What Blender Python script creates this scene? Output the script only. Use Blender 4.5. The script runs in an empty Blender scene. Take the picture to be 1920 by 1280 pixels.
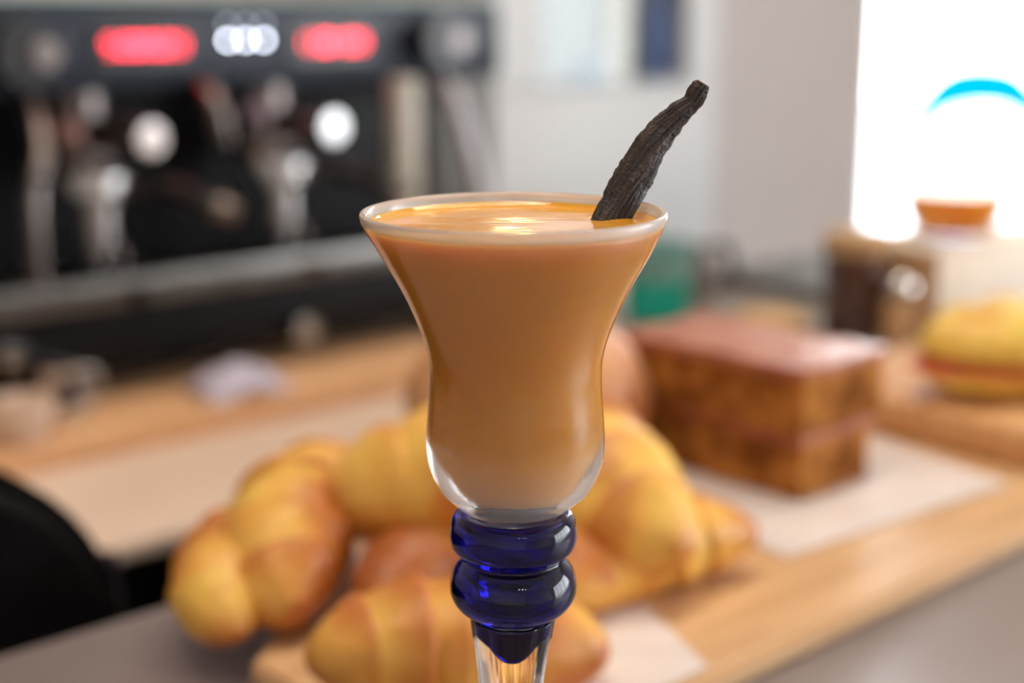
import bpy, bmesh, math, random
from mathutils import Vector, Matrix, noise
PI = math.pi
sc = bpy.context.scene
col = sc.collection

# ------------------------------------------------------------------ camera, world, exposure
CAM_H = 0.23
PITCH = math.radians(13)
cd = bpy.data.cameras.new('camera')
cd.lens = 50; cd.sensor_width = 36; cd.clip_start = 0.01; cd.clip_end = 100
cd.dof.use_dof = True; cd.dof.focus_distance = 0.303; cd.dof.aperture_fstop = 5.7
cam = bpy.data.objects.new('camera', cd); col.objects.link(cam)
cam.location = (0, 0, CAM_H); cam.rotation_euler = (PI/2 - PITCH, 0, 0)
sc.camera = cam
world = bpy.data.worlds.new('overcast_sky'); sc.world = world; world.use_nodes = True
bg = world.node_tree.nodes['Background']
bg.inputs[0].default_value = (0.93, 0.965, 1.0, 1); bg.inputs[1].default_value = 10.0
sc.view_settings.view_transform = 'Standard'; sc.view_settings.look = 'None'
sc.view_settings.gamma = 1; sc.view_settings.exposure = 0.05
sc.view_settings.use_curve_mapping = False
sc.cycles.sample_clamp_indirect = 12
sc.cycles.max_bounces = 14; sc.cycles.transmission_bounces = 12; sc.cycles.diffuse_bounces = 5
sc.cycles.blur_glossy = 0.6

AZ = math.radians(48)                       # direction of the long edge of the bar
ROT = PI/2 - AZ
U = Vector((math.sin(AZ), math.cos(AZ), 0)); V = Vector((-U.y, U.x, 0))
def W(u, v, z=0): return U*u + V*v + Vector((0, 0, z))

# ------------------------------------------------------------------ helpers
def tag(o, label, cat, group=None, kind=None):
    if label: o['label'] = label
    if cat: o['category'] = cat
    if group: o['group'] = group
    if kind: o['kind'] = kind
    return o
def obj(name, bm, mats, parent=None, smooth=False, loc=None, rotz=None):
    me = bpy.data.meshes.new(name)
    bmesh.ops.recalc_face_normals(bm, faces=bm.faces)
    bm.to_mesh(me); bm.free()
    if not isinstance(mats, (list, tuple)): mats = [mats]
    for m in mats: me.materials.append(m)
    if smooth:
        for p in me.polygons: p.use_smooth = True
        if smooth != 'all': me.set_sharp_from_angle(angle=math.radians(38))
    o = bpy.data.objects.new(name, me); col.objects.link(o)
    if parent: o.parent = parent
    if loc is not None: o.location = loc
    if rotz is not None: o.rotation_euler.z = rotz
    return o
def thing(name, label, cat, loc=(0, 0, 0), rotz=0, group=None):
    o = bpy.data.objects.new(name, None); col.objects.link(o)
    o.empty_display_size = .02
    o.location = loc; o.rotation_euler = (0, 0, rotz)
    return tag(o, label, cat, group)
def box(bm, x0, x1, y0, y1, z0, z1, bev=0, seg=2):
    r = bmesh.ops.create_cube(bm, size=1)
    vs = r['verts']
    for v in vs:
        v.co = Vector((x0 + (v.co.x+.5)*(x1-x0), y0 + (v.co.y+.5)*(y1-y0), z0 + (v.co.z+.5)*(z1-z0)))
    if bev:
        es = list({e for v in vs for e in v.link_edges})
        bmesh.ops.bevel(bm, geom=es, offset=bev, segments=seg, profile=.5, affect='EDGES', clamp_overlap=True)
    return bm
def B(*a, **k): return box(bmesh.new(), *a, **k)
def lathe(bm, prof, n=64, cx=0, cy=0, cz=0, closed=False, shift=None, mi=None):
    rings = []
    for (r, z) in prof:
        s = shift(z) if shift else 0
        if r < 1e-6: rings.append([bm.verts.new((cx+s, cy, cz+z))])
        else: rings.append([bm.verts.new((cx+s+r*math.cos(2*PI*i/n), cy+r*math.sin(2*PI*i/n), cz+z)) for i in range(n)])
    m = len(rings)
    for k in range(m if closed else m-1):
        a, b = rings[k], rings[(k+1) % m]
        for i in range(n):
            j = (i+1) % n
            if len(a) == 1 and len(b) == 1: continue
            if len(a) == 1: f = bm.faces.new((a[0], b[i], b[j]))
            elif len(b) == 1: f = bm.faces.new((a[i], b[0], a[j]))
            else: f = bm.faces.new((a[i], b[i], b[j], a[j]))
            if mi: f.material_index = mi[k]
    if not closed:
        for r in (rings[0], rings[-1]):
            if len(r) > 1: bm.faces.new(r)
    return bm
def L(prof, **k): return lathe(bmesh.new(), prof, **k)
def frame(d):
    d = d.normalized(); a = Vector((0, 0, 1)) if abs(d.z) < .9 else Vector((1, 0, 0))
    x = d.cross(a).normalized(); return x, x.cross(d).normalized()
def tube(bm, pts, rad, n=12, cap=True):
    pts = [Vector(p) for p in pts]; rings = []
    for i, p in enumerate(pts):
        d = pts[min(i+1, len(pts)-1)] - pts[max(i-1, 0)]
        x, y = frame(d); r = rad[i] if isinstance(rad, (list, tuple)) else rad
        rings.append([bm.verts.new(p + x*r*math.cos(2*PI*k/n) + y*r*math.sin(2*PI*k/n)) for k in range(n)])
    for a, b in zip(rings, rings[1:]):
        for k in range(n): bm.faces.new((a[k], a[(k+1) % n], b[(k+1) % n], b[k]))
    if cap: bm.faces.new(rings[0][::-1]); bm.faces.new(rings[-1])
    return bm
def T(*a, **k): return tube(bmesh.new(), *a, **k)
def bez(p, n=24):
    out = []
    for i in range(n+1):
        t = i/n*(len(p)-1); k = min(int(t), len(p)-2); t -= k
        P = [Vector(p[max(k-1, 0)]), Vector(p[k]), Vector(p[k+1]), Vector(p[min(k+2, len(p)-1)])]
        out.append(.5*((2*P[1]) + (-P[0]+P[2])*t + (2*P[0]-5*P[1]+4*P[2]-P[3])*t*t + (-P[0]+3*P[1]-3*P[2]+P[3])*t**3))
    return out

# ------------------------------------------------------------------ materials
def srgb(r, g, b):
    f = lambda c: (c/255/12.92) if c/255 <= .04045 else ((c/255+.055)/1.055)**2.4
    return (f(r), f(g), f(b), 1)
def mat(name, c, rough=.5, metal=0, var=None, scale=20, bump=0, bscale=None, stretch=None, **kw):
    m = bpy.data.materials.new(name); m.use_nodes = True
    nt = m.node_tree; p = nt.nodes['Principled BSDF']
    p.inputs['Base Color'].default_value = c; p.inputs['Roughness'].default_value = rough
    p.inputs['Metallic'].default_value = metal
    for k, v in kw.items(): p.inputs[k.replace('_', ' ')].default_value = v
    tc = nt.nodes.new('ShaderNodeTexCoord'); mp = nt.nodes.new('ShaderNodeMapping')
    nt.links.new(tc.outputs['Object'], mp.inputs[0])
    if stretch: mp.inputs['Scale'].default_value = stretch
    nz = nt.nodes.new('ShaderNodeTexNoise'); nz.inputs['Scale'].default_value = scale; nz.inputs['Detail'].default_value = 5
    nt.links.new(mp.outputs[0], nz.inputs['Vector'])
    if var is None: var = tuple(x*.88 for x in c[:3]) + (1,)
    mx = nt.nodes.new('ShaderNodeMix'); mx.data_type = 'RGBA'
    mx.inputs[6].default_value = c; mx.inputs[7].default_value = var
    rp = nt.nodes.new('ShaderNodeValToRGB'); rp.color_ramp.elements[0].position = .38; rp.color_ramp.elements[1].position = .62
    nt.links.new(nz.outputs[0], rp.inputs[0]); nt.links.new(rp.outputs[0], mx.inputs[0])
    nt.links.new(mx.outputs[2], p.inputs['Base Color'])
    if bump:
        bn = nt.nodes.new('ShaderNodeBump'); bn.inputs['Strength'].default_value = bump; bn.inputs['Distance'].default_value = .002
        n2 = nt.nodes.new('ShaderNodeTexNoise'); n2.inputs['Scale'].default_value = bscale or scale*3
        nt.links.new(mp.outputs[0], n2.inputs['Vector']); nt.links.new(n2.outputs[0], bn.inputs['Height'])
        nt.links.new(bn.outputs[0], p.inputs['Normal'])
    return m
def wood(name, c1, c2, rough=.45):
    m = mat(name, c1, rough, var=c2, scale=9, stretch=(1.2, 14, 14), bump=.15, bscale=40)
    return m
def emit(name, c, s):
    m = bpy.data.materials.new(name); m.use_nodes = True; p = m.node_tree.nodes['Principled BSDF']
    p.inputs['Base Color'].default_value = (0, 0, 0, 1)
    p.inputs['Emission Color'].default_value = c; p.inputs['Emission Strength'].default_value = s
    return m
def glass(name, c, rough=0.0, bump=0, bscale=600, bdist=.0003, rvar=None):
    m = mat(name, c, rough, scale=30, var=c, Transmission_Weight=1.0, IOR=1.46)
    nt = m.node_tree; p = nt.nodes['Principled BSDF']
    tc = nt.nodes['Texture Coordinate']
    if bump:
        bn = nt.nodes.new('ShaderNodeBump'); bn.inputs['Strength'].default_value = bump; bn.inputs['Distance'].default_value = bdist
        n2 = nt.nodes.new('ShaderNodeTexNoise'); n2.inputs['Scale'].default_value = bscale; n2.inputs['Detail'].default_value = 2
        nt.links.new(tc.outputs['Object'], n2.inputs['Vector']); nt.links.new(n2.outputs[0], bn.inputs['Height'])
        nt.links.new(bn.outputs[0], p.inputs['Normal'])
    return m
def vcol(name, rough=.5, bump=.3, bscale=90, **kw):
    """crust: colour comes from the baked-crust colour attribute, broken up by noise"""
    m = mat(name, (1, 1, 1, 1), rough, bump=bump, bscale=bscale, **kw)
    nt = m.node_tree; p = nt.nodes['Principled BSDF']
    a = nt.nodes.new('ShaderNodeAttribute'); a.attribute_name = 'crust'
    mx = nt.nodes.new('ShaderNodeMix'); mx.data_type = 'RGBA'; mx.blend_type = 'MULTIPLY'; mx.inputs[0].default_value = .6
    old = p.inputs['Base Color'].links[0].from_socket
    nt.links.new(a.outputs['Color'], mx.inputs[6]); nt.links.new(old, mx.inputs[7]); nt.links.new(mx.outputs[2], p.inputs['Base Color'])
    return m

M = dict(
    wall=mat('painted_wall', srgb(198, 189, 184), .8, scale=3, var=srgb(195, 186, 181)),
    ceiling=mat('ceiling_paint', srgb(225, 222, 216), .9, scale=3),
    floor=mat('floor_tile', srgb(168, 158, 150), .5, scale=4),
    pave=mat('pavement', srgb(205, 207, 212), .8, scale=3),
    white=mat('white_paint', srgb(212, 214, 215), .45, scale=4, var=srgb(209, 211, 212)),
    white_bright=mat('white_gloss_paint', srgb(240, 238, 234), .35, scale=4, var=srgb(238, 236, 232)),
    grey_top=mat('grey_laminate', srgb(140, 129, 127), .36, scale=8, var=srgb(134, 123, 121)),
    cream=mat('cream_laminate', srgb(232, 208, 188), .45, scale=6, var=srgb(229, 204, 184)),
    black=mat('under_counter_dark', (.004, .004, .005, 1), .5),  # near black: darkness under the counters put into the colour
    side_grey=mat('grey_stone_top', srgb(150, 142, 136), .45, scale=14, var=srgb(132, 124, 118)),
    wood=wood('pale_wood', srgb(222, 182, 136), srgb(206, 164, 118)),
    wood2=wood('warm_wood', srgb(226, 176, 122), srgb(206, 152, 98)),
    wood3=wood('machine_board_wood', srgb(236, 188, 142), srgb(224, 172, 126)),
    paper=mat('baking_paper', srgb(232, 222, 218), .7, scale=30, bump=.2),
    chrome=mat('chrome', (.72, .71, .70, 1), .12, 1, var=(.66, .65, .64, 1)),
    steel=mat('brushed_steel', (.22, .21, .20, 1), .38, 1, var=(.18, .17, .16, 1)),
    mblack=mat('machine_black', (.005, .005, .006, 1), .55, Specular_IOR_Level=.2),
    mpanel=mat('machine_panel', (.018, .026, .041, 1), .42, var=(.016, .023, .037, 1), Specular_IOR_Level=.3),
    mtop=mat('machine_top_glass', srgb(170, 190, 188), .25),
    gsteel=mat('dull_group_steel', (.20, .17, .16, 1), .32, 1, var=(.16, .14, .135, 1)),
    side_metal=mat('grey_side_metal', srgb(104, 101, 96), .5),
    satin=mat('satin_chrome', (.86, .85, .84, 1), .33, 1, var=(.82, .81, .80, 1)),
    beige=mat('beige_metal', srgb(178, 172, 158), .4, scale=8),
    strap=mat('lilac_grey_metal', srgb(186, 184, 190), .4, 0.2),
    plastic=mat('black_plastic', (.008, .008, .009, 1), .3),
    knob_brown=mat('brown_knob', srgb(120, 84, 76), .4),
    knob_mauve=mat('mauve_knob', srgb(116, 100, 112), .4),
    cloth=mat('white_cloth', srgb(214, 208, 228), .9, scale=60, bump=.4),
    leather=mat('black_leather', (.007, .006, .007, 1), .8, Specular_IOR_Level=.15, bump=.3, bscale=60),
    tube=mat('dark_metal_tube', (.04, .035, .045, 1), .4, .6),
    red=emit('red_digit_light', (1.0, .03, .06, 1), 26),
    red_dim=emit('dim_red_digit', (1.0, .03, .06, 1), 12),
    ledw=emit('white_button_light', (.80, .85, 1.0, 1), 26),
    ledw2=emit('dim_button_light', (.80, .85, 1.0, 1), 3),
    bulb=emit('warm_bulb', (1.0, .62, .2, 1), 45),
    spot=emit('white_lamp_lens', (1.0, .94, .85, 1), 60),
    cork=mat('tan_crumb', srgb(204, 166, 120), .8, scale=90, bump=.5),
    choc=mat('dark_chocolate', srgb(58, 26, 24), .5, scale=60, var=srgb(96, 56, 44), bump=.4),
    card=mat('cream_cardboard', srgb(252, 240, 222), .8, scale=20),
    card_side=mat('tan_and_card_shade', srgb(206, 160, 112), .8, scale=20),  # tan of the shaker body, also the carton's shaded face as colour
    filling=mat('red_orange_filling', srgb(206, 78, 34), .4, scale=50, var=srgb(186, 60, 40)),
    cheese=mat('yellow_filling', srgb(240, 196, 70), .5, scale=40),
    teal=mat('teal_glaze', srgb(20, 186, 164), .3, scale=20, var=srgb(24, 176, 154)),
    teal_pale=mat('pale_teal_glaze', srgb(130, 178, 172), .3, scale=20),
    blue=mat('blue_bottle_plastic', srgb(84, 120, 182), .4),
    sea=mat('turquoise_cap', srgb(10, 130, 170), .4),
    pic_green=mat('pale_green_card', srgb(140, 156, 156), .7, scale=5),
    pic_grey=mat('slate_card', srgb(116, 126, 140), .7, scale=5),
    pic_cream=mat('cream_card', srgb(178, 180, 160), .7, scale=5),
)

# ------------------------------------------------------------------ the room
def struct(name, bm, m, parent=None, loc=None, rotz=ROT):
    o = obj(name, bm, m, parent, loc=loc, rotz=rotz if not parent else None)
    if not parent: o['kind'] = 'structure'
    return o
FZ, CZ = -.95, 1.75
UL, UR, VF, VB = -1.9, 3.95, -5.4, 1.9      # room limits along u and v
struct('floor', B(UL-.1, UR+.1, VF-.1, VB+.1, FZ-.1, FZ), M['floor'])
struct('pavement_outside', B(UL-6, UR+14, VF-8, VB+16, FZ-.25, FZ-.12), M['pave'])
struct('ceiling', B(UL-.1, UR+.1, VF-.1, VB+.1, CZ, CZ+.1), M['ceiling'])
struct('wall_left', B(UL-.1, UL, VF-.1, VB+.1, FZ, CZ), M['wall'])
struct('wall_front', B(UL, UR, VF-.1, VF, FZ, CZ), M['wall'])
WA, WB = -4.9, -.5                           # the side window runs between these
WU = 2.80                                    # where the back window starts
bm = B(UL, WU, VB, VB+.12, FZ, CZ); box(bm, WU, UR, VB, VB+.12, FZ, -.74); box(bm, WU, UR, VB, VB+.12, 1.6, CZ); box(bm, UR-.12, UR, VB, VB+.12, -.74, 1.6)
struct('wall_back', bm, M['wall'])
bm = B(UR, UR+.12, VF, VB+.12, FZ, FZ+.06); box(bm, UR, UR+.12, VF, VB+.12, 1.62, CZ); box(bm, UR, UR+.12, WB, VB+.12, FZ+.06, 1.62); box(bm, UR, UR+.12, VF, WA, FZ+.06, 1.62)
struct('wall_right', bm, M['wall'])
# windows
wb = bpy.data.objects.new('window_1', None); col.objects.link(wb); wb['kind'] = 'structure'; wb.rotation_euler.z = ROT
def wpart(name, bm, m, par): return obj(name, bm, m, par)
fr = bmesh.new()
for a in ((WU, WU+.05, -.74, 1.6), (UR-.17, UR-.12, -.74, 1.6), (WU, UR-.12, -.74, -.69), (WU, UR-.12, 1.55, 1.6)):
    box(fr, a[0], a[1], VB+.02, VB+.08, a[2], a[3])
wpart('window_frame', fr, M['white_bright'], wb)
wr = bpy.data.objects.new('window_2', None); col.objects.link(wr); wr['kind'] = 'structure'; wr.rotation_euler.z = ROT
for k in range(5):
    v = WA + (WB-WA)*k/4
    wpart('window_post', B(UR+.02, UR+.08, v-.03, v+.03, FZ+.06, 1.62), M['white_bright'], wr)
wpart('window_rail', B(UR+.02, UR+.08, WA, WB, FZ+.06, FZ+.11), M['white_bright'], wr)
wpart('window_rail', B(UR+.02, UR+.08, WA, WB, 1.57, 1.62), M['white_bright'], wr)
def pane_mat():
    m = bpy.data.materials.new('window_pane'); m.use_nodes = True; nt = m.node_tree
    nt.nodes.remove(nt.nodes['Principled BSDF'])
    o = nt.nodes['Material Output']; t = nt.nodes.new('ShaderNodeBsdfTransparent'); g = nt.nodes.new('ShaderNodeBsdfGlossy')
    g.inputs['Roughness'].default_value = .02; lw0 = nt.nodes.new('ShaderNodeLayerWeight'); pw = nt.nodes.new('ShaderNodeMath'); pw.operation = 'POWER'; pw.inputs[1].default_value = 5; nt.links.new(lw0.outputs['Facing'], pw.inputs[0])
    lw = nt.nodes.new('ShaderNodeMath'); lw.operation = 'MULTIPLY_ADD'; lw.inputs[1].default_value = .8; lw.inputs[2].default_value = .04; nt.links.new(pw.outputs[0], lw.inputs[0])
    mx = nt.nodes.new('ShaderNodeMixShader'); nt.links.new(lw.outputs[0], mx.inputs[0]); nt.links.new(t.outputs[0], mx.inputs[1]); nt.links.new(g.outputs[0], mx.inputs[2]); nt.links.new(mx.outputs[0], o.inputs[0])
    return m
M['pane'] = pane_mat()
wpart('pane', B(WU+.05, UR-.17, VB+.045, VB+.051, -.69, 1.55), M['pane'], wb)
for k in range(4):
    a = WA + (WB-WA)*k/4+.03; b = WA + (WB-WA)*(k+1)/4-.03
    wpart('pane', B(UR+.045, UR+.051, a, b, FZ+.11, 1.57), M['pane'], wr)
# blue curved stroke of lettering on the back window
m = bpy.data.materials.new('blue_vinyl'); m.use_nodes = True; nt = m.node_tree; nt.nodes.remove(nt.nodes['Principled BSDF'])
tr = nt.nodes.new('ShaderNodeBsdfTranslucent'); tr.inputs[0].default_value = (.0, .32, .62, 1)
nt.links.new(tr.outputs[0], nt.nodes['Material Output'].inputs[0]); M['vinyl'] = m
bm = bmesh.new()
arc = bez([(3.00, -.05), (3.10, .0), (3.22, .042), (3.38, .048), (3.54, .025), (3.68, -.04)], 30)
wid = [.020 + .036*min(1, i/8) for i in range(31)]
prev = None
for (p, w) in zip(arc, wid):
    q = [bm.verts.new((p[0], VB+.038+s, p[1]+t*w)) for s, t in ((0, 1), (0, -1), (.003, -1), (.003, 1))]
    if prev:
        for i in range(4): bm.faces.new((prev[i], prev[(i+1) % 4], q[(i+1) % 4], q[i]))
    else: bm.faces.new(q)
    prev = q
bm.faces.new(prev[::-1])
obj('window_lettering', bm, M['vinyl'], wb)

# ------------------------------------------------------------------ counters
def uvthing(name, label, cat, u, v, z, group=None): return thing(name, label, cat, W(u, v, z), ROT, group)
c = uvthing('bar_counter', 'grey laminate bar counter under the pastry board and glass', 'counter', 0, 0, 0)
obj('worktop', B(-1.6, .66, -.55, .487, -.035, 0, bev=.003), M['grey_top'], c, True)
obj('cabinet', B(-1.55, .62, -.45, .44, FZ, -.035), M['black'], c)
c = uvthing('side_counter', 'grey stone counter behind the cakes, holding jar and cups', 'counter', 0, 0, 0)
obj('worktop', B(.665, 2.6, -.2, .81, -.035, -.001, bev=.003), M['side_grey'], c, True)
obj('cabinet', B(.70, 2.55, -.15, .78, FZ, -.035), M['black'], c)
c = uvthing('back_counter', 'cream topped back counter carrying the coffee machine', 'counter', 0, 0, 0)
obj('worktop', B(-1.6, 1.30, .80, 1.88, -.112, -.10, bev=.003), M['cream'], c, True)
for a, b in ((-1.55, -.3), (-.29, .6)): obj('cabinet', B(a, b, .88, 1.86, FZ, -.112), M['black'], c)  # black stands for the darkness under the cream top
o = obj('machine_board', B(-.75, .52, -.26, .26, 0, .02, bev=.003), M['wood3'], None, True, W(.45, 1.235, -.10), ROT)
tag(o, 'long wooden board under the espresso machine', 'board')

# ------------------------------------------------------------------ espresso machine
em = uvthing('espresso_machine', 'dark two-group espresso machine with red number displays', 'coffee machine', 0, 0, 0)
U0, U1 = .12, .955
obj('body', B(U0, U1, 1.17, 1.46, -.045, .225, bev=.006), M['mblack'], em, True)
obj('side_panel', B(.925, 1.012, 1.15, 1.45, -.045, .225, bev=.003), M['side_metal'], em, True)
obj('base', B(U0, U1, 1.065, 1.46, -.06, .002, bev=.004), M['mblack'], em, True)
for u in (.2, .88):
    for v in (1.09, 1.42): obj('foot', L([(.016, -.08), (.018, -.07), (.014, -.06)], n=20, cx=u, cy=v), M['plastic'], em, True)
obj('control_panel', B(U0, U1, 1.075, 1.3, .168, .239, bev=.006), M['mpanel'], em, True)
obj('top_rail', B(U0-.005, U1+.005, 1.085, 1.47, .2395, .245, bev=.003), M['mtop'], em, True)
t = obj('drip_tray', B(U0, U1, 1.035, 1.165, .0025, .012, bev=.002), M['steel'], em, True)
bm = B(U0, U1, 1.033, 1.041, .003, .026, bev=.002); obj('tray_lip', bm, M['steel'], t, True)
for k in range(40): obj('grate_bar', B(U0+.01+k*.0206, U0+.018+k*.0206, 1.043, 1.16, .012, .016), M['steel'], t)
for uc in (.522, .705):
    d = obj('display', B(uc-.0, uc+.085, 1.071, 1.076, .186, .223, bev=.001), M['plastic'], em)
    n = 6
    for k in range(n):
        bm = bmesh.new(); x = uc+.010+k*.0125; w, h, s = .0046, .0048, .0009; z = .2045
        seg = [(x, x+w, z-s/2, z+s/2), (x, x+w, z+h, z+h+s), (x, x+w, z-h-s, z-h), (x-s, x, z, z+h), (x+w, x+w+s, z, z+h), (x-s, x, z-h, z), (x+w, x+w+s, z-h, z)]
        pat = {0: (0, 1, 2, 3, 4, 6), 1: (4, 6), 2: (0, 1, 2, 4, 5), 3: (0, 1, 2, 4, 6), 4: (1, 2, 3, 4, 5, 6), 5: (0, 1, 2, 3, 4, 5, 6)}[(k*2+(0 if uc < .6 else 1)) % 6]
        for i in pat: box(bm, seg[i][0], seg[i][1], 1.0695, 1.0712, seg[i][2], seg[i][3])
        obj('digit', bm, M['red_dim' if k in ((0, 5) if uc < .6 else (0, 1, 5)) else 'red'], d)
def disc(name, u, v, z, r, d, m, par, n=24):
    return obj(name, T([(u, v, z), (u, v-d, z)], r, n=n), m, par, True)
for k in range(3):
    disc('button', .6425+.0175*k, 1.076, .2075, .0042, .004, M['plastic'], em); disc('button_light', .6425+.0175*k, 1.0718, .2075, .0021, .0008, M['ledw'], em)
    disc('button', .6425+.0175*k, 1.076, .2205, .0042, .004, M['plastic'], em); disc('button_light', .6425+.0175*k, 1.0718, .2205, .0021, .0008, M['ledw2'], em)
for (u, z) in ((.458, .20), (.865, .205)):      # steam knobs
    k = obj('steam_knob', T([(u, 1.076, z), (u, 1.05, z)], [.026, .024], n=32), M['plastic'], em, True)
    disc('knob_cap', u+.012, 1.05, z, .011, .006, M['gsteel'], k)
def group(u, i):
    g = obj('group_head', L([(.024, .168), (.025, .150), (.026, .132), (.030, .124), (.030, .108), (.026, .102)], n=40, cx=u-.004, cy=1.115), M['gsteel'], em, True)
    obj('group_cap', T([(u-.004, 1.11, .135), (u+.012, 1.07, .133), (u+.022, 1.045, .132)], [.016, .015, .014], n=28), M['gsteel'], g, True)
    obj('cap_end', T([(u+.022, 1.0455, .132), (u+.0226, 1.0405, .132)], [.0138, .0128], n=28), M['chrome'], g, True)
    p = obj('portafilter', L([(.027, .102), (.028, .088), (.022, .083), (.0125, .078), (.0125, .076), (.0125, .038), (.0120, .034), (.0, .033)], n=36, cx=u-.006, cy=1.085), M['satin'], em, True)
    h = bez([(u+.008, 1.07, .094), (u+.030, 1.03, .092), (u+.044, 1.0, .084), (u+.056, .985, .078)], 14)
    obj('handle', T(h, [.005, .006, .007, .008, .009, .0095, .010, .010, .010, .010, .010, .010, .010, .0095, .007], n=20), M['plastic'], p, True)
    obj('handle_collar', T([h[1], h[3]], .0078, n=20), M['gsteel'], p, True)
    obj('handle_end', T([h[12], h[14]+Vector((.002, -.006, -.002))], [.0105, .008], n=20), M['gsteel'], p, True)
    for s in (-1, 1):
        obj('spout', T(bez([(u-.006, 1.08, .048), (u-.006+s*.009, 1.072, .042), (u-.006+s*.010, 1.07, .028)], 8), .0042, n=12), M['gsteel'], p, True)
group(.528, 0); group(.705, 1)
def wand(pts, knob, km, r=.0055):
    w = obj('steam_wand', T(bez(pts, 24), r, n=14), M['chrome'], em, True)
    if knob: 
        bm = bmesh.new(); bmesh.ops.create_uvsphere(bm, u_segments=20, v_segments=12, radius=.011, matrix=Matrix.Translation(knob)); obj('wand_knob', bm, km, w, True)
wand([(.47, 1.09, .17), (.468, 1.06, .13), (.452, 1.045, .09), (.448, 1.04, .0175)], (.488, 1.055, .138), M['knob_brown'], .0075); [c for c in em.children if c.name.startswith('steam_wand')][0].data.materials[0] = M['gsteel']
wand([(.612, 1.09, .172), (.612, 1.055, .168), (.612, 1.04, .15), (.616, 1.04, .125)], (.648, 1.04, .147), M['knob_mauve'], .008); [c for c in em.children if c.name.startswith('steam_wand')][1].data.materials[0] = M['gsteel']
wand([(.875, 1.09, .17), (.878, 1.06, .155), (.888, 1.05, .11), (.905, 1.045, .04)], None, None, .0095); [c for c in em.children if c.name.startswith('steam_wand')][-1].data.materials[0] = M['strap']
o = obj('side_post', B(.800, .824, 1.04, 1.06, .012, .172, bev=.003), M['beige'], em, True)
o = disc('tray_glint', .522, 1.034, .012, .008, .01, M['chrome'], em)  # chrome disc added for the highlight on the tray edge
o = disc('tray_glint', .695, 1.034, .014, .008, .01, M['chrome'], em)
for u, z in ((.43, -.028), (.70, -.047)):
    k = disc('drain_tap', u, 1.066, z, .012, .014, M['chrome'], em); disc('tap_cap', u, 1.052, z, .008, .006, M['chrome'], k)

# small things on the wooden board under the machine
t = uvthing('milk_jug', 'small steel milk jug at the left end of the machine board', 'jug', .45, 1.02, -.0797)
obj('body', L([(.0, 0), (.019, 0), (.021, .004), (.021, .02), (.017, .036), (.018, .046), (.0165, .046), (.0155, .036), (.019, .02), (.018, .004), (0, .003)], n=32), M['chrome'], t, True)
obj('handle', T(bez([(.016, 0, .04), (.03, 0, .036), (.03, 0, .016), (.02, 0, .012)], 12), .0022, n=10), M['chrome'], t, True)
bm = bmesh.new(); bmesh.ops.create_grid(bm, x_segments=30, y_segments=20, size=.5)
for v in bm.verts:
    x, y = v.co.x*2, v.co.y*2; r = max(0, 1-(x*x+y*y)**1.2*.6)
    v.co = Vector((x*.036, y*.03, .002 + .020*r + .006*noise.noise(Vector((x*2.2, y*2.2, 3)))*r))
g = bmesh.ops.extrude_face_region(bm, geom=list(bm.faces))
for v in g['geom']:
    if isinstance(v, bmesh.types.BMVert): v.co.z = max(0, v.co.z-.002)
o = obj('folded_cloth', bm, M['cloth'], None, True, W(.602, 1.015, -.0797), ROT); tag(o, 'crumpled white cloth on the wooden board below the machine', 'cloth')
t = uvthing('coffee_cup', 'small cream cup standing left of the steel milk jug', 'cup', .408, .99, -.0797)
obj('body', L([(0, 0), (.012, 0), (.014, .003), (.020, .018), (.022, .034), (.0205, .034), (.0185, .018), (.012, .005), (0, .004)], n=32), M['cream'], t, True)
obj('handle', T(bez([(-.020, 0, .028), (-.031, 0, .024), (-.028, 0, .012), (-.018, 0, .012)], 12), .0022, n=10), M['cream'], t, True)

# ------------------------------------------------------------------ back of the room: white cabinet with glazed door

cab = uvthing('storage_cabinet', 'tall white cabinet with a glazed upper door at the back wall', 'cabinet', 0, 0, 0)
a, b, f, k = 1.402, 1.912, 1.60, 1.88
bm = B(a, a+.02, f+.02, k, FZ, 1.3); box(bm, b-.02, b, f+.02, k, FZ, 1.3); box(bm, a+.02, b-.02, k-.015, k, FZ, 1.3)
box(bm, a+.02, b-.02, f+.02, k-.015, FZ, FZ+.08); box(bm, a+.02, b-.02, f+.02, k-.015, 1.28, 1.3)
obj('body', bm, M['white'], cab)
for z in (.093, .48, .86): obj('shelf', B(a+.02, b-.02, f+.03, k-.015, z, z+.014), M['white_bright'], cab)
d = obj('door', B(a, b, f, f+.02, FZ+.05, .115, bev=.003), M['white'], cab, True)
obj('door_handle', T(bez([(a+.045, f, -.16), (a+.045, f-.03, -.17), (a+.045, f-.03, -.33), (a+.045, f, -.34)], 16), .005), M['white_bright'], d, True)
bm = B(a, a+.098, f, f+.02, .118, 1.29); box(bm, b-.075, b, f, f+.02, .118, 1.29); box(bm, a+.098, b-.075, f, f+.02, .118, .122); box(bm, a+.098, b-.075, f, f+.02, 1.2, 1.29)
d = obj('glazed_door', bm, M['white'], cab)
obj('pane', B(a+.098, b-.075, f+.008, f+.013, .122, 1.2), M['pane'], d)
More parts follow.
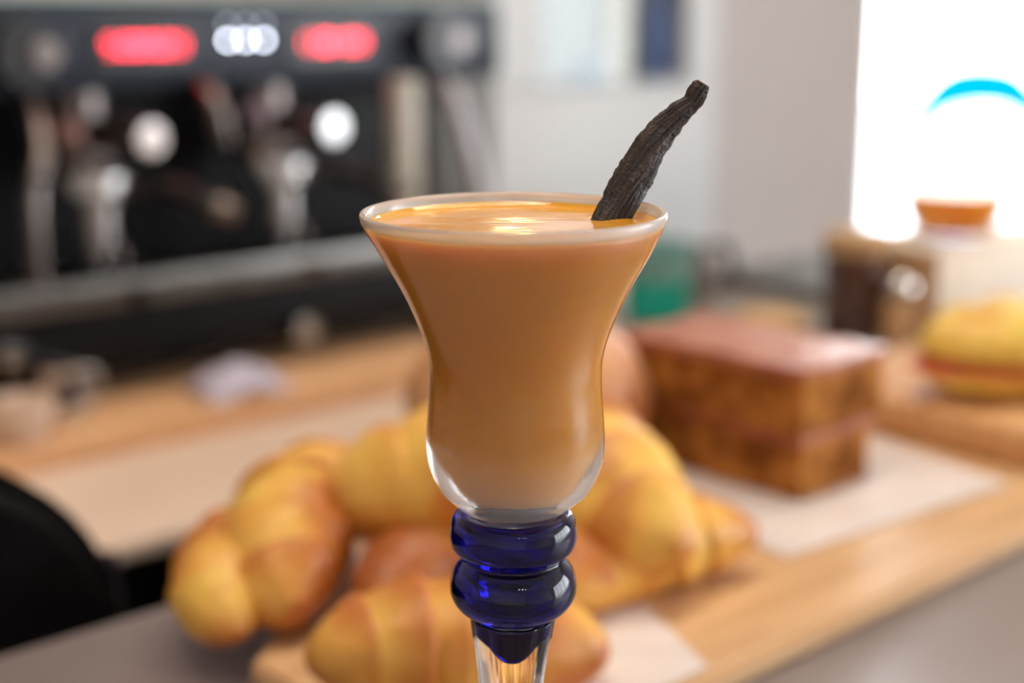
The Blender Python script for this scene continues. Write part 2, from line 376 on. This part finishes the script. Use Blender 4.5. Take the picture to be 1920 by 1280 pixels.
# things on its shelf
def onshelf(name, bm, m, label, cat, u, v, sm=True):
    return tag(obj(name, bm, m, None, sm, W(u, v, .1072), ROT), label, cat)
onshelf('storage_box', B(-.062, .062, -.008, .03, 0, .2, bev=.004), M['pic_grey'], 'slate grey box on the cabinet shelf behind the blue bottle', 'box', 1.822, 1.672)
onshelf('folder', B(-.09, .09, -.0, .012, 0, .3, bev=.002), M['pic_green'], 'pale green upright folder on the cabinet shelf, left half', 'folder', 1.65, 1.668)
onshelf('booklet', B(-.025, .025, -.004, .004, 0, .24, bev=.001), M['pic_cream'], 'cream upright booklet between the green folder and grey box', 'booklet', 1.722, 1.652)
o = onshelf('plastic_bottle', L([(0, 0), (.018, 0), (.020, .004), (.020, .12), (.016, .14), (.008, .155), (.008, .175), (0, .175)], n=32), M['blue'], 'blue plastic bottle on the cabinet shelf in front of the grey box', 'bottle', 1.8, 1.641)
o['label'] = 'blue bottle on the cabinet shelf in front of the grey box'
onshelf('small_pot', L([(0, 0), (.018, 0), (.022, .01), (.022, .032), (.016, .042), (0, .046)], n=28), M['sea'], 'small turquoise pot on the glazed cabinet shelf', 'pot', 1.642, 1.645)

# warm pendant bulbs over the machine aisle and spot lamps behind the photographer
def pendant(x, y, z, label, g):
    t = thing('pendant_lamp', label, 'lamp', (x, y, z), 0, g)
    obj('cord', T([(0, 0, .05), (0, 0, CZ-z)], .002, n=8), M['plastic'], t)
    obj('socket', L([(0, .05), (.008, .05), (.009, .02), (.009, .008), (0, .008)], n=20), M['plastic'], t, True)
    obj('bulb', L([(0, -.014), (.008, -.011), (.012, -.003), (.010, .004), (.006, .0085), (0, .0085)], n=20), M['bulb'], t, True)
for i, (x, y) in enumerate(((.006, 1.75), (-.74, 2.0), (.55, 2.3))):
    pendant(x, y, .44, 'small warm pendant bulb ' + ('hanging straight behind the goblet', 'hanging over the left end of the coffee machine', 'hanging in front of the white cabinet')[i], 'pendant bulbs')
t = thing('track_light', 'ceiling track with three small white spot lamps', 'lamp', (.36, -.75, .95))
obj('track', B(-.24, .24, -.015, .015, .1, .125), M['white'], t); obj('hanger', T([(0, 0, .12), (0, 0, CZ-.95)], .004), M['white'], t)
for i in range(3):
    h = obj('lamp_head', T([(-.13+.13*i, 0, .10), (-.13+.13*i, .0, .055), (-.13+.13*i, .03, .02)], [.012, .02, .026], n=20), M['white'], t, True)
    obj('lens', T([(-.13+.13*i, .031, .019), (-.13+.13*i, .034, .016)], .022, n=20), M['spot'], h, True)
# long ceiling lamp above the bar
t = thing('ceiling_lamp', 'long warm linear lamp hanging above the bar counter', 'lamp', W(.55, .45, 1.5), ROT)
obj('housing', B(-.9, .9, -.09, .09, .012, .05), M['white'], t)
obj('diffuser', B(-.89, .89, -.08, .08, 0, .012), emit('warm_diffuser', (1.0, .84, .66, 1), 18), t)

# ------------------------------------------------------------------ boards and papers on the bar
def slab(name, u0, u1, v0, v1, z0, z1, m, label, cat, bev=.002):
    o = obj(name, B(-(u1-u0)/2, (u1-u0)/2, -(v1-v0)/2, (v1-v0)/2, 0, z1-z0, bev=bev), m, None, True, W((u0+u1)/2, (v0+v1)/2, z0), ROT)
    return tag(o, label, cat)
bm = bmesh.new(); P0 = [(.238, .286), (1.02, .286), (1.02, .482), (.335, .482), (.238, .40)]
f = bm.faces.new([bm.verts.new((a-.6, b-.38, 0)) for a, b in P0]); g = bmesh.ops.extrude_face_region(bm, geom=[f])
for v in g['geom']:
    if isinstance(v, bmesh.types.BMVert): v.co.z += .0097
bmesh.ops.bevel(bm, geom=list(bm.edges), offset=.002, segments=2, affect='EDGES')
tag(obj('serving_board', bm, M['wood'], None, True, W(.6, .38, .0003), ROT), 'long pale wooden board carrying the croissants and cake', 'board')
slab('cutting_board', .637, 1.0, .318, .476, .0103, .030, M['wood2'], 'thicker warm wooden board under the filled pastry', 'board', .004)
def paper(name, pts, z, label, seed, curl=.0):
    """a sheet of thin paper: outline in u,v"""
    bm = bmesh.new(); n = 28
    (a, b, c, d) = [Vector((p[0], p[1], 0)) for p in pts]
    grid = []
    for i in range(n+1):
        row = []
        for j in range(n+1):
            s, t = i/n, j/n
            p = a.lerp(b, s).lerp(d.lerp(c, s), t)
            e = max(0, 1-min(s, 1-s, t, 1-t)*9)
            wv = noise.noise(Vector((p.x*30, p.y*30, seed)))
            row.append(bm.verts.new((p.x, p.y, .0004 + .0006*(wv+1)*.5 + e*curl*(.5+wv))))
        grid.append(row)
    for i in range(n):
        for j in range(n): bm.faces.new((grid[i][j], grid[i+1][j], grid[i+1][j+1], grid[i][j+1]))
    g = bmesh.ops.extrude_face_region(bm, geom=list(bm.faces))
    for v in g['geom']:
        if isinstance(v, bmesh.types.BMVert): v.co.z += .0002
    return tag(obj(name, bm, M['paper'], None, True, (0, 0, z), ROT), label, 'paper')
paper('baking_paper', [(.262, .292), (.352, .290), (.43, .46), (.275, .46)], .0101, 'white baking paper under the croissants', 1)
paper('baking_paper', [(.455, .335), (.61, .322), (.635, .44), (.47, .475)], .0101, 'white baking paper under the stacked cake slices', 5)

# ------------------------------------------------------------------ croissants
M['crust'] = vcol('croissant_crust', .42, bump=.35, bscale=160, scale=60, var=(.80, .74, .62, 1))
def mixc(a, b, t): t = max(0, min(1, t)); return tuple(x+(y-x)*t for x, y in zip(a, b))
GOLD, YEL, BRN, DRK = (.82, .355, .052), (.90, .57, .11), (.56, .17, .028), (.30, .075, .015)
def croissant(label, loc, Ln, R, yaw, tilt=0, roll=0, bend=.9, seed=0, segs=5, flat=.86, shade=0):
    rnd = random.Random(seed); n, mm = 110, 44
    bm = bmesh.new(); lay = bm.verts.layers.float_color.new('crust')
    rings = []
    for i in range(n+1):
        t = -1 + 2*i/n
        th = t*bend; rad = Ln/2/math.sin(bend) if bend > .05 else 1e3
        cx, cy = rad*math.sin(th), rad*(math.cos(th)-math.cos(bend))-(rad*(1-math.cos(bend)))*.5
        dx, dy = math.cos(th), -math.sin(th)
        env = max(.0, 1-abs(t)**2.1)**.62*.93+.07
        x = (t*.5+.5)*segs; side = 1 if t < 0 else -1
        fr = (x % 1) if t < 0 else 1-(x % 1)
        ring = []
        for k in range(mm):
            a = 2*PI*k/mm
            xs = (t*.5+.5)*segs + .16*math.sin(a+seed)
            fr = xs % 1
            if t > 0: fr = 1-fr
            step = (fr**.7)*.20 - .11 - .10*math.exp(-((1-fr)/.09)**2)*.6
            nz = noise.noise(Vector((math.cos(a)*1.6+seed, math.sin(a)*1.6, t*4)))
            rr = R*env*(1 + step*(.4+.6*env) + .07*nz)
            X = cx - dy*rr*math.cos(a); Y = cy + dx*rr*math.cos(a); Z = rr*math.sin(a)*flat
            lo = -R*flat*.78
            if Z < lo: Z = lo + (Z-lo)*.25
            v = bm.verts.new((X, Y, Z))
            up = math.sin(a); n2 = noise.noise(Vector((X*60+seed*3, Y*60, Z*60)))
            n3 = noise.noise(Vector((X*28+seed*5, Y*28, Z*28)))
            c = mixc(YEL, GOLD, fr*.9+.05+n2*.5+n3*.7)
            c = mixc(c, BRN, (fr-.5)*.9*(0.6+.5*up)+n2*.5+n3*1.6+shade)
            if shade > 1: c = mixc(c, DRK, .6)  # darker colour stands for shade inside the pile
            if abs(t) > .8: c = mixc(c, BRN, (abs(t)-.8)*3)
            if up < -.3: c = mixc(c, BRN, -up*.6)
            v[lay] = (*c, 1); ring.append(v)
        rings.append(ring)
    for a, b in zip(rings, rings[1:]):
        for k in range(mm): bm.faces.new((a[k], a[(k+1) % mm], b[(k+1) % mm], b[k]))
    bm.faces.new(rings[0]); bm.faces.new(rings[-1])
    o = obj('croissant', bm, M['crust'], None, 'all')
    o.location = loc; o.rotation_euler = (math.radians(roll), math.radians(tilt), math.radians(yaw))
    return tag(o, label, 'croissant', 'croissants piled on the wooden board')
# local x runs along the pastry; yaw turns it about z
croissant('narrow croissant at the far left end of the pile, standing nearest the black gap', (-.104, .500, .026), .085, .0188, 94, -10, 0, .35, 1)
croissant('tall golden croissant second from the left, pointing at the camera', (-.079, .520, .036), .108, .0255, 84, -15, 0, .5, 2)
croissant('large croissant lying crosswise on top of the pile, left of the goblet bowl', (-.012, .528, .051), .120, .0315, 6, -2, 0, .5, 3, flat=.95)
croissant('big rounded croissant on top of the pile, right of the goblet bowl', (.038, .548, .047), .118, .032, 112, -12, 0, .5, 4)
croissant('croissant at the front bottom of the pile, left of the goblet stem', (-.017, .430, .027), .098, .0255, 12, 4, 0, .5, 5)
croissant('croissant in the middle of the pile, darkened to stand for shade', (-.030, .505, .027), .085, .019, 60, 0, 0, .4, 8, shade=1.6)  # added to fill the gap, its dark colour stands for shade
croissant('flat croissant at the right end of the pile in front of the cake', (.052, .515, .026), .100, .0225, 36, -2, 0, .8, 6)

# ------------------------------------------------------------------ round bun behind the goblet
M['bun'] = mat('bun_crust', srgb(212, 160, 112), .5, scale=14, var=srgb(190, 120, 74), bump=.3, bscale=60)
bm = bmesh.new(); prof = []
for i in range(33):
    a = -PI/2 + PI*i/32; prof.append((max(0, math.cos(a))**.85*.060, .036+(math.sin(a)*.036 if a < 0 else math.sin(a)*.043)))
prof[0] = (0, 0); prof[-1] = (0, prof[-1][1])
lathe(bm, prof, n=72)
for v in bm.verts:
    nn = noise.noise(v.co*28); v.co.x *= 1+.04*nn; v.co.y *= 1+.04*nn; v.co.z *= 1+.03*nn
o = obj('round_bun', bm, M['bun'], None, 'all', (.008, .668, .0105)); tag(o, 'large round light brown bun behind the goblet bowl', 'bun')

# ------------------------------------------------------------------ loaf cake slabs
M['crumb'] = mat('cake_crumb', srgb(188, 126, 62), .95, scale=55, var=srgb(124, 72, 30), bump=.8, bscale=260, Specular_IOR_Level=.1)
M['crumb_top'] = mat('cake_crust', srgb(186, 118, 88), .3, scale=40, var=srgb(168, 96, 66), bump=.4, bscale=120)
def cake(u0, u1, v0, v1, z0, h, yaw, label):
    t = uvthing('cake_slab', label, 'cake', (u0+u1)/2, (v0+v1)/2, z0, 'stacked loaf cake slabs')
    t.rotation_euler.z += math.radians(yaw)
    a, b = (u1-u0)/2, (v1-v0)/2
    def rough(bm, s, amp):
        bmesh.ops.subdivide_edges(bm, edges=bm.edges, cuts=14, use_grid_fill=True)
        for v in bm.verts:
            n = noise.noise_vector(v.co*90+Vector((s, 0, 0)))*amp + noise.noise_vector(v.co*25+Vector((s, 0, 0)))*amp
            v.co += n if v.co.z > .001 else Vector((n.x, n.y, 0))
        return bm
    obj('crumb', rough(B(-a, a, -b, b, 0, h-.004), z0*99, .0012), M['crumb'], t, True)
    obj('top_crust', rough(B(-a-.001, a+.001, -b-.001, b+.001, h-.005, h), z0*55, .0009), M['crumb_top'], t, True)
cake(.512, .566, .372, .480, .0118, .031, 0, 'lower dark brown loaf cake slab on the white paper')
cake(.508, .574, .372, .482, .0435, .031, 2, 'upper dark brown loaf cake slab with a pinkish crust')

# ------------------------------------------------------------------ filled pastry on the thicker board
t = uvthing('filled_pastry', 'yellow filled pastry with red filling on the thicker wooden board', 'pastry', .706, .372, .0302)
t.rotation_euler.z += math.radians(-22)
def dome(rx, ry, h, z0, seed, inv=False, amp=.06):
    bm = bmesh.new(); prof = [(max(0, math.cos(a))**.6, math.sin(a)) for a in [PI/2*i/12 for i in range(13)]]
    prof = [(0, 0)] + prof; prof[-1] = (0, 1)
    lathe(bm, prof, n=48)
    for v in bm.verts:
        n = noise.noise(Vector((v.co.x*3, v.co.y*3, seed+v.co.z)))
        ridge = .13*math.sin(v.co.x*11+v.co.y*3)
        v.co = Vector((v.co.x*rx*(1+amp*n), v.co.y*ry*(1+amp*n), (-1 if inv else 1)*v.co.z*h*(1+amp*2*n+ridge)+z0))
    return bm
M['pastry'] = mat('yellow_pastry', srgb(250, 216, 98), .4, scale=24, var=srgb(228, 168, 70), bump=.4, bscale=90)
obj('bottom_half', dome(.062, .034, .017, .018, 4, True), M['pastry'], t, 'all')
obj('filling', dome(.066, .036, .008, .0165, 9), M['filling'], t, 'all')
obj('cheese', dome(.058, .036, .006, .0225, 12), M['cheese'], t, 'all')
obj('top_half', dome(.062, .035, .023, .025, 7), M['pastry'], t, 'all')

# ------------------------------------------------------------------ things on the side counter
def oncounter(name, label, cat, u, v, z=-.0008): return uvthing(name, label, cat, u, v, z)
t = oncounter('biscuit_jar', 'tall dark jar with a tan lid behind the cakes', 'jar', .868, .590)
obj('contents', L([(0, .002), (.0215, .002), (.0215, .060), (0, .060)], n=36), M['choc'], t, True)
obj('glass_wall', L([(.0225, 0), (.0235, .003), (.0235, .062), (.0222, .062), (.0222, .003), (.018, .0012), (0, .0012), (0, 0)], n=40), M['pane'], t, True)
obj('lid', L([(0, .062), (.0235, .062), (.0245, .065), (.0245, .074), (.022, .077), (0, .0775)], n=40), M['cork'], t, True)
t = oncounter('cake_piece', 'low dark chocolate piece standing right beside the tall jar', 'cake', .914, .589)
obj('crumb', B(-.016, .016, -.014, .014, 0, .016, bev=.003), M['choc'], t, True)
t = oncounter('chocolate_tart', 'low dark chocolate tart with a tan top, left of the jar', 'tart', .822, .630)
obj('base', L([(0, 0), (.024, 0), (.030, .004), (.031, .011), (0, .011)], n=40), M['choc'], t, True)
obj('topping', dome(.030, .030, .008, .010, 3), M['cork'], t, 'all')
t = oncounter('sugar_shaker', 'small shiny steel shaker between the jar and the cream box', 'shaker', .872, .555)
obj('body', L([(0, 0), (.011, 0), (.011, .030), (.009, .034), (0, .034)], n=28), M['card_side'], t, True)
obj('cap', L([(.0105, .034), (.012, .037), (.011, .044), (.007, .049), (0, .051)], n=28), M['chrome'], t, True)
t = oncounter('cardboard_box', 'cream cardboard box under the bowl of orange drink', 'box', .966, .575)
obj('carton', B(-.07, .07, -.036, .036, 0, .064, bev=.002), M['card'], t, True)
obj('shaded_side', B(-.0712, -.0701, -.034, .034, .003, .061), M['card_side'], t)  # shade of the carton's left face, put into its colour
obj('lid', B(-.0715, .0715, -.0375, .0375, .062, .067, bev=.001), M['card'], t, True)
t = uvthing('drink_bowl', 'round glass bowl of orange drink standing on the cream box', 'glass', .950, .563, .0664)
M['clear'] = glass('clear_glass', (1, 1, 1, 1), 0)
obj('glass_bowl', L([(0, 0), (.020, 0), (.029, .005), (.0355, .018), (.0385, .036), (.039, .044), (.038, .044), (.0373, .036), (.0343, .0185), (.028, .0075), (.019, .003), (0, .003)], n=56), M['pane'], t, True)
M['orange'] = mat('orange_drink', srgb(240, 168, 40), .3, scale=10, var=srgb(236, 160, 34), Subsurface_Weight=1.0, Subsurface_Scale=.03, Subsurface_Radius=(1, .7, .3))
obj('drink', L([(0, .0032), (.0188, .0032), (.0277, .0077), (.034, .0187), (.0369, .036), (0, .036)], n=56), M['orange'], t, True)
t = oncounter('teal_cup', 'teal green cup with a pale rim, right of the goblet', 'cup', .800, .722)
obj('body', L([(0, 0), (.020, 0), (.024, .004), (.026, .034), (.0245, .034), (.022, .006), (0, .004)], n=40), M['teal'], t, True)
obj('rim_band', L([(.0262, .034), (.028, .060), (.0268, .060), (.0250, .034)], n=40, closed=True), M['teal_pale'], t, True)
t = oncounter('steel_mug', 'dull steel mug with a dark handle, right of the teal cup', 'mug', .880, .760)
obj('body', L([(0, 0), (.019, 0), (.020, .003), (.021, .044), (.0198, .044), (.0188, .005), (0, .004)], n=36), mat('dull_steel', srgb(140, 128, 124), .5, .2), t, True)
obj('handle', T(bez([(.020, -.004, .042), (.036, -.012, .040), (.038, -.013, .014), (.020, -.004, .010)], 16), .004, n=12), M['tube'], t, True)
slab('serving_tray', .95, 1.25, .66, .80, -.0008, .010, mat('slate_tray', srgb(104, 104, 104), .5), 'flat slate grey tray on the side counter behind the tart', 'tray')

# ------------------------------------------------------------------ black chair behind the bar
t = uvthing('bar_chair', 'black padded chair back standing behind the bar counter', 'chair', 0, 0, 0)
bm = bmesh.new(); out = []
def rrect(w0, w1, z0, z1, r, n=12):
    p = [(w0, z0), (w1, z0)]
    for i in range(n+1):
        a = PI/2*i/n; p.append((w1-r+r*math.cos(a), z1-r+r*math.sin(a)))
    for i in range(n+1):
        a = PI/2+PI/2*i/n; p.append((w0+r+r*math.cos(a), z1-r+r*math.sin(a)))
    return p
P = rrect(-.16, .272, -.38, .055, .10)
f = bm.faces.new([bm.verts.new((x, .555, z)) for x, z in P])
g = bmesh.ops.extrude_face_region(bm, geom=[f])
for v in g['geom']:
    if isinstance(v, bmesh.types.BMVert): v.co.y += .05
bmesh.ops.bevel(bm, geom=[e for e in bm.edges if abs(e.verts[0].co.y-e.verts[1].co.y) < 1e-5], offset=.012, segments=3, affect='EDGES')
obj('backrest', bm, M['leather'], t, True)
for u in (-.12, .281): obj('back_post', T([(u, .59, FZ+.45), (u, .60, -.2), (u, .605, -.022)], .008, n=16), M['tube'], t, True)
obj('seat', B(-.15, .27, .60, .98, FZ+.42, FZ+.48, bev=.02), M['leather'], t, True)
for u in (-.12, .24):
    for v in (.63, .95): obj('leg', T([(u, v, FZ+.42), (u, v, FZ)], .011, n=12), M['tube'], t, True)

# ------------------------------------------------------------------ the goblet
GX, GY = .0003, .30
gob = thing('goblet', 'stemmed frosted goblet with cobalt blue ringed knop holding the drink', 'glass', (GX, GY, 0))
outer = [(0.0, 0.12099), (.0040, .1212), (0.00712, 0.12174), (0.01139, 0.12312), (0.01445, 0.12549), (0.01667, 0.12773), (0.01818, 0.13021), (0.0192, 0.13293), (0.01964, 0.13552), (.01970, .1384), (0.01955, 0.14139), (0.0192, 0.14552), (0.01879, 0.14999), (0.01861, 0.15479), (0.01879, 0.15872), (0.0202, 0.16275), (0.02235, 0.16863), (0.02490, 0.17365), (0.02705, 0.17713), (0.02870, 0.18025), (0.03174, 0.18552), (.0324, .1876)]
def smooth(pts, n):
    q = bez([(r, 0, z) for r, z in pts], n); return [(max(0, p.x), p.z) for p in q]
outer_s = smooth(outer, 90)
def soften(p, lo, hi, it):
    p = [list(q) for q in p]
    for _ in range(it):
        q = [list(x) for x in p]
        for i in range(2, len(p)-2):
            if lo < p[i][1] < hi:
                for c in (0, 1): q[i][c] = (p[i-1][c]+p[i+1][c]+2*p[i][c])/4
        p = q
    return [tuple(x) for x in p]
outer_s = soften(outer_s, .128, .1865, 26)
lip = [(.03262, .1885), (.0324, .1891), (.0319, .1893), (.0313, .1890), (.0309, .1884)]
inner = [(.0306, .1872), (.0298, .1850), (.0273, .1806), (.0256, .1774), (.0234, .1738), (.0210, .1686), (.0186, .1629), (.0172, .1588), (.0168, .1548), (.0167, .1500), (.0161, .1455), (.0149, .1415), (.0135, .1380), (.0120, .1350), (.0098, .1320), (.0075, .1297), (.0050, .1281), (.0024, .1272), (0, .1270)]
inner_s = smooth(inner, 80)
inner_s = soften(inner_s, .145, .1850, 26)
prof = outer_s + lip + inner_s
prof[0] = (0, prof[0][1]); prof[-1] = (0, prof[-1][1])
def sst(a, b, x): x = max(0, min(1, (x-a)/(b-a))); return x*x*(3-2*x)
LEAN = lambda z: .00045*sst(.1885, .179, z)*sst(.121, .127, z)       # hand-blown: the body sits slightly off the rim's axis
mi = [0]*(len(outer_s)+len(lip)+1) + [1]*(len(inner_s)-1)
M['frost'] = glass('frosted_glass', (1, 1, 1, 1), .13, bump=.35, bscale=1300, bdist=.00012)
nt = M['frost'].node_tree; p = nt.nodes['Principled BSDF']; tc = nt.nodes['Texture Coordinate']   # misted glass: mist is thicker at the rim and the base
sx = nt.nodes.new('ShaderNodeSeparateXYZ'); nt.links.new(tc.outputs['Object'], sx.inputs[0])
rp = nt.nodes.new('ShaderNodeValToRGB'); mr = nt.nodes.new('ShaderNodeMapRange'); mr.inputs[1].default_value = .120; mr.inputs[2].default_value = .190
nt.links.new(sx.outputs[2], mr.inputs[0]); nt.links.new(mr.outputs[0], rp.inputs[0])
el = rp.color_ramp.elements; el[0].position = 0; el[0].color = (.6,)*3+(1,); el[1].position = 1; el[1].color = (.72,)*3+(1,)
for pos, val in ((.14, .76), (.28, .94), (.36, .98), (.90, .985), (.945, .90), (.965, .62)):
    e = el.new(pos); e.color = (val,)*3+(1,)
nt.links.new(rp.outputs[0], p.inputs['Transmission Weight'])
M['smooth_glass'] = glass('smooth_glass', (1, 1, 1, 1), .03)
obj('bowl', L(prof, n=160, mi=mi, shift=LEAN), [M['frost'], M['smooth_glass']], gob, 'all')
M['cobalt'] = glass('cobalt_glass', (.004, .003, .15, 1), .0)
blue = [(0, .1200), (.005, .1205), (.009, .1212), (.0112, .1219), (.0128, .1216), (0.01391, 0.1199), (0.0143, 0.11696), (0.01383, 0.1144), (0.01251, 0.11265), (0.01124, 0.11180), (0.01113, 0.1112), (0.01197, 0.11030), (0.01343, 0.10837), (0.0143, 0.10517), (0.01400, 0.10243), (0.01262, 0.1001), (0.01082, 0.09865), (0.00966, 0.0980), (.0070, .0977), (0, .0976)]
bs = smooth(blue, 90); bs[0] = (0, bs[0][1]); bs[-1] = (0, bs[-1][1])
M['purple'] = mat('refracted_knop_colour', (.014, .005, .070, 1), .25)
lens = [(.0062*k/10, .1260+.0022*(k/10)**2) for k in range(11)] + [(.0062*k/10, .1252+.0025*(k/10)**2) for k in range(10, -1, -1)]  # added opaque disc; colour stands for the blue knop refracted through the base
obj('refracted_knop', L(lens, n=64, shift=LEAN), M['purple'], gob, 'all')['label'] = 'dark purple disc painted as the knop refracted in the bowl base'
obj('knop', L(bs, n=96), M['cobalt'], gob, 'all')['label'] = 'two stacked cobalt blue glass rings'
# clear faceted stem, continues down to the foot on the bar
SH = -.0005
def fluted(bm, prof, n=96, flutes=10, depth=.05, off=0):
    rings = []
    for r, z in prof:
        rings.append([bm.verts.new((SH*min(1, (.1-z)/.02)+r*(1+depth*(abs(math.cos(flutes/2*(2*PI*i/n)))-.6))*math.cos(2*PI*i/n), r*(1+depth*(abs(math.cos(flutes/2*(2*PI*i/n)))-.6))*math.sin(2*PI*i/n), z)) for i in range(n)])
    for a, b in zip(rings, rings[1:]):
        for i in range(n): bm.faces.new((a[i], a[(i+1) % n], b[(i+1) % n], b[i]))
    bm.faces.new(rings[0]); bm.faces.new(rings[-1])
    return bm
stem = [(.0094, .0970), (.0092, .0955), (0.00890, 0.09361), (0.00810, 0.08903), (0.00756, 0.08443), (0.00721, 0.08045), (.0062, .066), (.0052, .048), (.0048, .032), (.0052, .022), (.007, .014), (.010, .0088)]
obj('stem', fluted(bmesh.new(), stem), M['clear'], gob, True)
bm = bmesh.new(); n = 96; rows = 8; R0 = []
for side in (0, 1):
    for k in range(rows+1):
        s = k/rows if side == 0 else 1-k/rows; ring = []
        for i in range(n):
            a = 2*PI*i/n; zb = .0915 + .0024*math.cos(3*(a+PI/2)+PI) ; z = .0974 + (zb-.0974)*s
            f = 1+.05*(abs(math.cos(5*a))-.6); r = (.00955 - (.0974-z)*.15*1.0)*f + .00012
            r = max(r, .0)
            if side: r -= .0011*(1-s*.55)
            ring.append(bm.verts.new((SH*min(1, (.1-z)/.02)+r*math.cos(a), r*math.sin(a), z)))
        R0.append(ring)
for a, b in zip(R0, R0[1:]+R0[:1]):
    for i in range(n): bm.faces.new((a[i], a[(i+1) % n], b[(i+1) % n], b[i]))
obj('blue_collar', bm, M['cobalt'], gob, 'all')
obj('foot', L([(0, .0002), (.031, .0002), (.0325, .0012), (.032, .0024), (.022, .0044), (.012, .0078), (.0098, .0092), (0, .0092)], n=96, cx=SH), M['clear'], gob, 'all')

# the drink fills the bowl
LV = .1862
M['latte'] = mat('caramel_cream', srgb(250, 176, 46), .06, scale=40, var=srgb(249, 172, 42))
p = M['latte'].node_tree.nodes['Principled BSDF']
p.inputs['Subsurface Weight'].default_value = .6; p.inputs['Coat Weight'].default_value = .35; p.inputs['Coat Roughness'].default_value = .04; p.inputs['Subsurface Radius'].default_value = (1.0, .65, .35); p.inputs['Subsurface Scale'].default_value = .003
drink = [(r+.00012 if r > 0 else 0, z-.0001) for r, z in inner_s if z < LV-.0002][::-1]
rl = drink[-1][0]
drink += [(rl+.0008, LV+.0012), (rl+.0004, LV+.0011), (rl-.0001, LV+.0006), (rl-.0006, LV+.0002), (rl-.0012, LV+.00005)] + [(rl-.0012-(rl-.0012)*k/60, LV) for k in range(1, 61)]
drink[-1] = (0, LV); drink[0] = (0, drink[0][1])
bm = L(drink, n=160, shift=LEAN)
PX, PY = .0222-GX, .3105-GY
for v in bm.verts:
    if v.co.z > LV-.00005 and v.co.xy.length < rl-.0011:
        x, y = v.co.x, v.co.y; f = min(1, (rl-.0012-v.co.xy.length)/.004)
        dd = math.hypot(x-PX, y-PY)
        v.co.z += f*(.00012*noise.noise(Vector((x*60, y*140, 2))) + .00005*noise.noise(Vector((x*190, y*420, 7))) + .0004*math.exp(-(max(0, dd-.0035)/.002)**2))
o = obj('caramel_drink', bm, M['latte'], None, 'all', (GX, GY, 0)); tag(o, 'creamy caramel coloured drink filling the goblet', 'drink')

# ------------------------------------------------------------------ vanilla pod
M['pod'] = mat('vanilla_skin', srgb(44, 34, 33), .36, scale=300, var=srgb(72, 50, 42), bump=.5, bscale=900, stretch=(1, 1, .35))
pts = [(.0090, .297, .1665), (.0150, .302, .1760), (0.0221, .3085, 0.1872), (0.0251, .311, 0.1926), (0.0273, .3125, 0.196), (0.0302, .314, 0.2009), (0.0335, .3155, 0.2051), (0.0362, .316, 0.2081), (0.0394, .3165, 0.2108), (0.0406, .3165, 0.2128), (0.0420, .3165, .2150)]
wd = [.0034, .0036, .0036, .0037, .0037, .0034, .0030, .0024, .00185, .0020, .0015]
C_ = bez(pts, 150); n = 88; bm = bmesh.new(); lay = bm.verts.layers.float_color.new('crust'); rings = []
side0 = Vector((.86, .0, -.5))
for i, p in enumerate(C_):
    t = i/150*(len(pts)-1); k = min(int(t), len(pts)-2); fr = t-k; fr = fr*fr*(3-2*fr); r = wd[k]*(1-fr)+wd[k+1]*fr
    d = (C_[min(i+1, 150)]-C_[max(i-1, 0)]).normalized()
    y = Vector((0, 1, 0)); x = d.cross(y).normalized(); y = x.cross(d).normalized()
    ring = []
    for j in range(n):
        a = 2*PI*j/n; s = i/150
        tw = a + s*1.1
        h = .45*noise.noise(Vector((math.cos(tw)*3.2, math.sin(tw)*3.2, s*3.0))) + .38*noise.noise(Vector((math.cos(tw)*7.5, math.sin(tw)*7.5, s*5+4))) + .14*noise.noise(Vector((math.cos(tw)*15, math.sin(tw)*15, s*16)))
        h2 = .10*noise.noise(Vector((math.cos(tw)*5, math.sin(tw)*5, s*70)))
        ri = 1-abs(noise.noise(Vector((math.cos(tw)*4.2, math.sin(tw)*4.2, s*2.2+9))))*2.6
        g = .97 + .26*h + .19*ri + h2*(.15+.7*s)
        if s > .93: g *= 1+.25*noise.noise(Vector((math.cos(a)*2.5, math.sin(a)*2.5, s*50)))
        v = bm.verts.new(p + x*r*math.cos(a)*g + y*r*.62*math.sin(a)*g)
        c = mixc((.008, .006, .007), (.060, .036, .028), .25+1.6*h+.5*ri)
        if s > .985: c = (.20, .09, .05)
        v[lay] = (*c, 1); ring.append(v)
    rings.append(ring)
for a, b in zip(rings, rings[1:]):
    for k in range(n): bm.faces.new((a[k], a[(k+1) % n], b[(k+1) % n], b[k]))
bm.faces.new(rings[0]); bm.faces.new(rings[-1])
M['pod'] = vcol('vanilla_skin', .46, bump=.25, bscale=1600, scale=260, var=(.62, .55, .5, 1))
o = obj('vanilla_pod', bm, M['pod'], None, 'all'); tag(o, 'wrinkled dark brown vanilla pod standing in the drink', 'vanilla pod')
